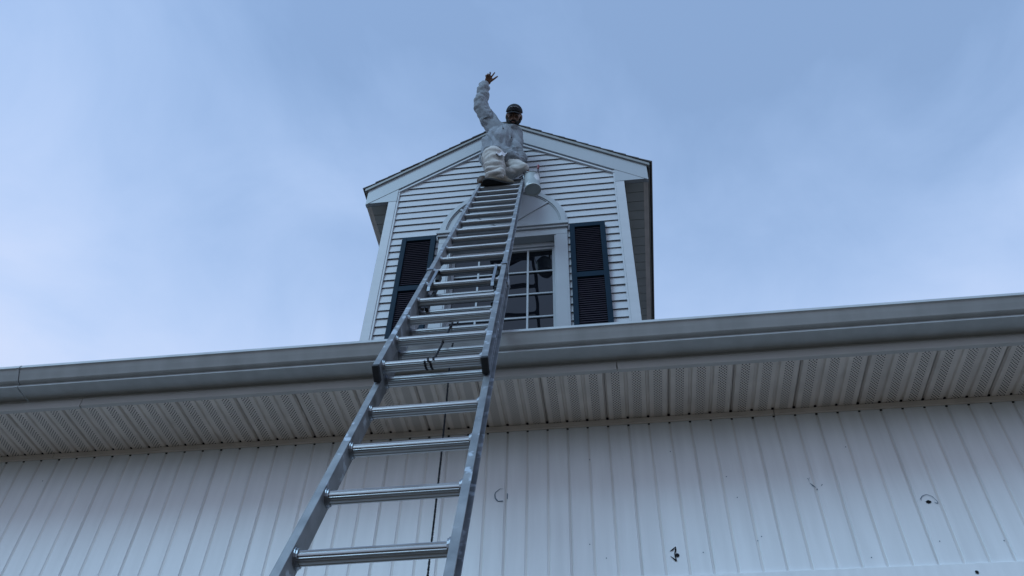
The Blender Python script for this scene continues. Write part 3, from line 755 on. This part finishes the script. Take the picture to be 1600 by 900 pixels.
# frame of the raised hand: palm to the viewer, fingers up and right
pf = V((0.12, -0.55, -0.82)).normalized()
pr_ = V((1, 0, 0)); pr_ = (pr_ - pf * pr_.dot(pf)).normalized(); pu = pr_.cross(-pf); pu = pu if pu.z > 0 else -pu
HANDC = V((-1.022, 4.570, 8.240))
def PH(x, y, z=0): return HANDC + pr_ * x + pu * y + pf * z
HL = V((-.628, 4.775, 6.755))
def body(mb):
    # trunk and limbs under the clothes
    capsule(mb, [PELV, V((-.862, 4.84, 7.20)), CHEST, V((-.82, 4.80, 7.47)), NECK, HEAD - hu * .05 - hf * .03], [.125, .115, .13, .10, .058, .058])
    capsule(mb, [HIPR, KNR, ANR], [.085, .055, .042]); capsule(mb, [HIPL, KNL + V((-.012, .006, 0)), ANL], [.070, .036, .036])
    capsule(mb, [V((-.88, 4.80, 7.50)), SHR, ELR, WRR, PH(-.035, -.045)], [.07, .055, .043, .029, .026])
    capsule(mb, [V((-.78, 4.80, 7.45)), SHL, ELL, WRL], [.07, .055, .043, .029])
    capsule(mb, [ANL, ANL + V((-.05, 0, -.02))], [.042, .038])
    # head: skull, jaw, cheeks, brow, nose, mouth, ears
    mb.ball(H(0, .025, -.015), (.077, .098, .100), HAX, 20, 14); mb.ball(H(0, -.045, .030), (.056, .060, .062), HAX, 18, 12)
    mb.ball(H(0, -.082, .058), (.026, .024, .022), HAX); mb.ball(H(0, .018, .068), (.056, .020, .017), HAX)
    for q in (-1, 1):
        mb.ball(H(q * .036, -.018, .058), (.024, .022, .024), HAX); mb.ball(H(q * .080, -.008, -.012), (.010, .020, .032), HAX)
        mb.ball(H(q * .011, -.034, .090), (.009, .010, .008), HAX)
    capsule(mb, [H(0, .012, .082), H(0, -.012, .092), H(0, -.030, .102)], [.010, .012, .014])
    mb.ball(H(0, -.058, .083), (.026, .012, .008), HAX); mb.ball(H(0, -.069, .081), (.023, .012, .008), HAX)
    # raised hand
    mb.ball(PH(-.012, -.018), (.036, .015, .046), (pr_, pf, pu)); mb.ball(PH(.004, .002), (.036, .014, .034), (pr_, pf, pu))
    fing = ([(.022, .012), (.043, .034), (.060, .052), (.070, .062)], [(.006, .022), (.016, .048), (.022, .062, .02), (.018, .066, .040)],
            [(-.012, .026), (-.010, .048), (-.004, .052, .024), (.000, .040, .036)], [(-.027, .020), (-.031, .038), (-.026, .042, .022), (-.020, .030, .030)])
    for f, r in zip(fing, (.0092, .0095, .0092, .0082)): capsule(mb, [PH(*p) for p in f], [r * 1.1, r, r * .95, r * .82], 10)
    capsule(mb, [PH(.008, -.030, .006), PH(.040, -.014, .010), PH(.072, .004, .010), PH(.096, .018, .006)], [.014, .0125, .0105, .0085], 10)
    # lower hand, closed on the knee
    mb.ball(HL, (.040, .040, .018)); hx = V((.35, -.9, .1)).normalized(); hy = V((.3, -.25, -.9)).normalized(); hz = hx.cross(hy)
    for i, (dx_, ln) in enumerate(((-.030, .060), (-.010, .070), (.010, .066), (.029, .052))):
        a = HL + hx * dx_ + hy * .03; capsule(mb, [a, a + hy * ln * .5 + V((0, 0, .004)), a + hy * ln * .8 + V((0, 0, -.02)), a + hy * ln + V((0, .01, -.045))], [.0105, .0098, .009, .008], 10)
    capsule(mb, [HL + hx * -.03, HL + hx * -.055 + hy * .03, HL + hx * -.05 + hy * .06 + V((0, 0, -.01))], [.014, .0115, .009], 10)
remesh('body', body, .0048, M['skin'], man, smooth=2)
# clothing
def hoodie(mb):
    capsule(mb, [V((-.975, 4.84, 7.10)), V((-.965, 4.84, 7.22)), V((-.935, 4.81, 7.38)), V((-.905, 4.80, 7.51))], [.130, .138, .138, .098])
    capsule(mb, [V((-.790, 4.82, 6.98)), V((-.790, 4.83, 7.14)), V((-.785, 4.81, 7.30)), V((-.785, 4.80, 7.43))], [.105, .122, .118, .092])
    capsule(mb, [V((-.885, 4.76, 7.06)), V((-.87, 4.745, 7.22)), V((-.84, 4.745, 7.38))], [.11, .12, .10])
    capsule(mb, [V((-.89, 4.80, 7.49)), SHR + V((.01, 0, -.01)), SHR.lerp(ELR, .45), ELR + V((.006, 0, 0))], [.105, .098, .088, .076])
    fr = [0, .12, .22, .34, .45, .56, .68, .78, .90, 1.0]; rr = [.078, .075, .076, .071, .071, .066, .065, .060, .057, .046]
    capsule(mb, [ELR.lerp(WRR, f) + V((.010 * math.sin(f * 17), .006 * math.cos(f * 13), 0)) for f in fr], rr)
    capsule(mb, [WRR.lerp(PH(-.035, -.045), f) for f in (0, .6)], [.046, .040])
    capsule(mb, [V((-.79, 4.80, 7.41)), SHL + V((-.010, 0, -.02)), SHL.lerp(ELL, .5), ELL, ELL.lerp(WRL, .35), ELL.lerp(WRL, .6), ELL.lerp(WRL, .95)], [.092, .074, .066, .062, .058, .058, .046])
    capsule(mb, [V((-.83, 4.73, 6.97)), V((-.74, 4.75, 6.93)), V((-.70, 4.78, 6.98))], [.080, .075, .065])
    # hood lying round the neck
    ring = [NECK + V((.095 * math.cos(a), .085 * math.sin(a) + .015, -.035 + .030 * math.sin(a) - .055 * math.cos(a) * .55)) for a in [2 * math.pi * i / 14 for i in range(15)]]
    capsule(mb, ring, [.036 + .012 * max(0, math.sin(2 * math.pi * i / 14)) for i in range(15)])
    capsule(mb, [V((-.885, 4.80, 7.54)), V((-.83, 4.86, 7.55)), V((-.73, 4.86, 7.50))], [.055, .065, .055])
    # gathered hem
    hem = [V((-.890 + .185 * math.cos(a), 4.815 + .145 * math.sin(a), 6.985 - .085 * math.cos(a) - .035 * math.sin(a))) for a in [2 * math.pi * i / 20 for i in range(21)]]
    capsule(mb, hem, [.030] * 21)
hd = remesh('hoodie', hoodie, .0075, M['sweat'], man, smooth=3, fold=hood_fold)
def surface(o, p):
    """point of a garment nearest to p, and its normal"""
    L = WLOC[o.name]; ok, q, nn, _ = o.closest_point_on_mesh(p - L); return q + L, nn
m = MB()
for p in (V((-.835, 4.58, 7.33)), V((-.722, 4.60, 7.20))):
    q, nn = surface(hd, p); m.tube([q + nn * .004 + V((-.010, 0, .05)), q + nn * .006], .0028, 6); m.ball(q + nn * .006, .0075)
m.obj('drawstring', M['eye'], hd)
def trousers(mb):
    capsule(mb, [V((-.945, 4.845, 7.06)), V((-.79, 4.84, 7.035))], [.150, .135])
    capsule(mb, [HIPR, HIPR.lerp(KNR, .5) + V((-.01, 0, 0)), KNR + V((0, .01, 0)), KNR.lerp(ANR, .45), KNR.lerp(ANR, .8), ANR + V((-.01, .0, .045))], [.135, .122, .104, .096, .090, .086])
    capsule(mb, [HIPL, HIPL.lerp(KNL, .5), KNL], [.096, .074, .052])
    capsule(mb, [KNL, KNL.lerp(ANL, .35), KNL.lerp(ANL, .7), ANL + V((.02, 0, 0))], [.050, .066, .066, .058])
    for i in range(5):      # bunched cuff
        a = KNR.lerp(ANR, .50 + .09 * i); capsule(mb, [a + V((-.05, -.045 + .01 * (i % 2), 0)), a + V((.05, -.05, -.012))], [.048, .046], 10)
tr = remesh('trousers', trousers, .0075, M['pants'], man, smooth=2, fold=leg_fold)
m = MB()
c, cn = surface(tr, V((-.790, 4.50, 6.74))); c = c + cn * .012; ex, ez = V((.9, .1, -.4)).normalized(), V((.2, .35, .9)).normalized(); gx, gz = 5, 4; vs = []
for j in range(gz + 1):
    for i in range(gx + 1):
        vs.append(c + ex * (.018 * i - .05) + ez * (.028 * j - .05) + V((0, -.012 * math.sin(i * 1.9 + j), 0)) + ex * .006 * math.sin(j * 2.2))
m.add(vs, [(j * (gx + 1) + i, j * (gx + 1) + i + 1, (j + 1) * (gx + 1) + i + 1, (j + 1) * (gx + 1) + i) for j in range(gz) for i in range(gx)])
rg = m.obj('pocket_rag', M['paper'], man); sd_ = rg.modifiers.new('t', 'SOLIDIFY'); sd_.thickness = .003
# boots
def boot_r(mb):
    a = V((-.735, 4.700, 6.450)); t = V((-.975, 4.640, 6.445))
    capsule(mb, [a + V((-.02, 0, .012)), a.lerp(t, .4) + V((0, 0, .026)), a.lerp(t, .75) + V((0, 0, .018)), t + V((.025, 0, .004))], [.034, .040, .040, .032]); capsule(mb, [ANR + V((.03, .01, -.02)), a.lerp(t, .35) + V((0, 0, .04))], [.052, .048])
br = remesh('boot', boot_r, .006, M['boot'], man, smooth=2)
m = MB(); a = V((-.705, 4.712, 6.412)); t = V((-1.016, 4.626, 6.405)); d = (t - a); l = d.length; d.normalize(); pn = V((0, 0, 1)).cross(d).normalized(); pz = d.cross(pn)
out = []
for i in range(24):
    an = 2 * math.pi * i / 24; x = .5 - .5 * math.cos(an); wd = (.036 + .013 * x - .012 * math.sin(math.pi * x * 1.6)) ; out.append((x * l, math.copysign(abs(math.sin(an)) ** .55, math.sin(an)) * wd))
m.prism(out, lambda p, q, z: a + d * p + pn * q + V((0, 0, z)), 0, .024)
m.obj('boot_sole', M['sole'], br)
def boot_l(mb):
    capsule(mb, [ANL + V((.0, 0, -.005)), V((-1.050, 4.825, 6.705)), V((-1.062, 4.790, 6.665))], [.056, .056, .048]); capsule(mb, [V((-1.060, 4.800, 6.680)), V((-1.050, 4.765, 6.600))], [.050, .040])
bl = remesh('boot', boot_l, .007, M['brownboot'], man, smooth=2); bl['label'] = 'brown boot of the tucked leg'
# cap, beard and face
def capb(mb):
    mb.ball(H(0, .052, -.018), (.088, .108, .082), HAX, 20, 14)
cp = MB()
n = 24; rings = 8; vs = []; fs = []
for j in range(rings + 1):
    th = (math.pi / 2) * j / rings
    for i in range(n):
        ph = 2 * math.pi * i / n
        vs.append(H(.089 * math.cos(ph) * math.cos(th), .040 + .092 * math.sin(th), -.016 + .110 * math.sin(ph) * math.cos(th)))
for j in range(rings):
    for i in range(n): fs.append((j * n + i, j * n + (i + 1) % n, (j + 1) * n + (i + 1) % n, (j + 1) * n + i))
cp.add(vs, fs)
cap = cp.obj('cap', M['cap'], man, smooth=4); sd_ = cap.modifiers.new('t', 'SOLIDIFY'); sd_.thickness = .004
bm_ = MB(); vs = []; nx, nz = 12, 5
for j in range(nz + 1):
    for i in range(nx + 1):
        a = math.radians(-62 + 124 * i / nx); r0 = 1.0; ext = .070 * j / nz * math.cos(a) ** .5
        vs.append(H(.089 * math.sin(a) * 1.0, .042 - .020 * (math.sin(a) ** 2) - .012 * j / nz, -.016 + .109 * math.cos(a) + ext))
bm_.add(vs, [(j * (nx + 1) + i, j * (nx + 1) + i + 1, (j + 1) * (nx + 1) + i + 1, (j + 1) * (nx + 1) + i) for j in range(nz) for i in range(nx)])
br_ = bm_.obj('cap_brim', M['cap'], cap, smooth=4); sd_ = br_.modifiers.new('t', 'SOLIDIFY'); sd_.thickness = .005
em = MB(); pth = [(-.050, .080), (-.036, .089), (-.022, .086), (-.012, .093), (.004, .090), (.016, .096), (.030, .089), (.046, .083)]
def on_cap(x, y):
    sy = min(1, (y - .040) / .092); ct = math.sqrt(max(0, 1 - sy * sy)); cx_ = max(-1, min(1, x / (.089 * ct))); return H(x, y, -.016 + .110 * ct * math.sqrt(1 - cx_ * cx_) + .005)
em.tube([on_cap(*p) for p in pth], [.0035, .005, .004, .0055, .004, .006, .005, .003], 6)
em.obj('cap_emblem', M['emblem'], cap)
def beard(mb):
    mb.ball(H(0, -.064, .026), (.061, .064, .052), HAX, 18, 12); mb.ball(H(0, -.088, .056), (.034, .030, .026), HAX)
    for q in (-1, 1): capsule(mb, [H(q * .070, -.005, .006), H(q * .060, -.05, .024), H(q * .03, -.085, .055)], [.012, .020, .022])
    capsule(mb, [H(-.030, -.062, .080), H(-.016, -.050, .092), H(.016, -.050, .092), H(.030, -.062, .080)], [.008, .008, .008, .008])
remesh('beard', beard, .0055, M['hair'], man, smooth=2, disp=((.012, .006),))
for q in (-1, 1):
    e = MB(); e.ball(H(q * .031, .001, .072), (.014, .009, .008), HAX); e.obj('eye', M['eye'], man, smooth=4)
    e = MB(); e.tube([H(q * .014, .016, .086), H(q * .032, .022, .083), H(q * .050, .016, .070)], [.004, .005, .003], 6); e.obj('eyebrow', M['hair'], man)
e = MB(); e.ball(H(0, -.064, .090), (.021, .007, .006), HAX); e.obj('mouth', M['teeth'], man, smooth=4)

# ------------------------------------------------------------------ paint can on the right rail, brush standing in it
cb = V((-.535, 4.628, 6.222)); cax = V((-.05, -.03, 1)).normalized(); ca = V((1, 0, 0)); ca = (ca - cax * ca.dot(cax)).normalized(); cc = cax.cross(ca)
can = empty('paint_can', cb, 'dented grey metal paint can hanging beside the right ladder rail under the knee', 'paint can')
def ringp(r, h, n=32): return [cb + ca * (r * math.cos(2 * math.pi * i / n)) + cc * (r * math.sin(2 * math.pi * i / n)) + cax * h for i in range(n)]
def lathe(prof, n=32):
    m = MB(); vs = []; fs = []
    for (r, h) in prof: vs += ringp(r, h, n)
    for j in range(len(prof) - 1):
        for i in range(n): fs.append((j * n + i, j * n + (i + 1) % n, (j + 1) * n + (i + 1) % n, (j + 1) * n + i))
    m.add(vs, fs); return m
RC, HC = .0745, .195
lathe([(RC - .004, .004), (RC, .006), (RC, .010), (RC - .0025, .013), (RC - .0025, HC - .012), (RC + .001, HC - .009), (RC + .002, HC - .003), (RC, HC), (RC - .008, HC), (RC - .009, HC - .02), (RC - .006, HC - .03), (RC - .006, .02)]).obj('can_body', M['can'], can, smooth=math.radians(40))
b = lathe([(RC + .0015, -.001), (RC + .0015, .007), (RC - .003, .0035), (RC - .006, .0005), (RC - .007, .007), (RC - .016, .009), (.046, .009), (.044, .0075), (.020, .0075), (.0005, .0075)]); 
lathe([(RC + .002, .008), (RC + .002, -.001), (RC - .003, -.002), (RC - .006, .001), (RC - .008, .0065), (.045, .0068), (.043, .0045), (.0004, .0045)]).obj('can_base', M['canbase'], can, smooth=math.radians(30))
lathe([(RC - .012, HC - .055), (.0005, HC - .055)]).obj('paint', M['paper'], can)
m = MB(); top = cb + cax * (HC - .02); hk = V((-.655, 4.700, 6.500))
m.tube([top - ca * RC * 1.02, top - ca * (RC + .004) + cax * .05, hk + V((0.006, -.02, .01)), hk + V((-.02, .01, .03))], .0028, 8)
m.tube([top + ca * RC * 1.02, top + ca * (RC - .01) + cax * .04 - cc * .02, hk.lerp(top, .5) + V((0, -.03, .08)), hk + V((0.006, -.02, .012))], .0022, 8)
m.obj('handle', M['steel'], can)
m = MB(); m.tube([hk + V((-.02, .0, .03)), hk + V((.012, -.012, .045)), hk + V((.022, -.02, .01)), hk + V((.03, -.03, -.035))], .005, 8); m.obj('hook', M['rubber'], can)
bb = cb + cax * .06 + ca * .045 + cc * .01; bt = V((-.487, 4.650, 6.640)); bd = (bt - bb).normalized(); bL = (bt - bb).length
bru = empty('paint_brush', bb, 'paint brush with red handle standing in the paint can', 'brush')
m = MB(); m.tube([bb + bd * bL * q for q in (.78, .84, .90, .95, .985, 1.0)], [.0085, .010, .0125, .0135, .010, .005], 12); m.obj('handle', M['red'], bru, smooth=4)
m = MB(); m.tube([bb + bd * bL * q for q in (.30, .45, .78)], [.018, .012, .0085], 12); m.obj('ferrule', M['darkwood'], bru, smooth=4)
m = MB(); m.tube([bb + bd * bL * q for q in (0, .15, .31)], [.016, .020, .018], 12); m.obj('bristles', M['hair'], bru, smooth=4)
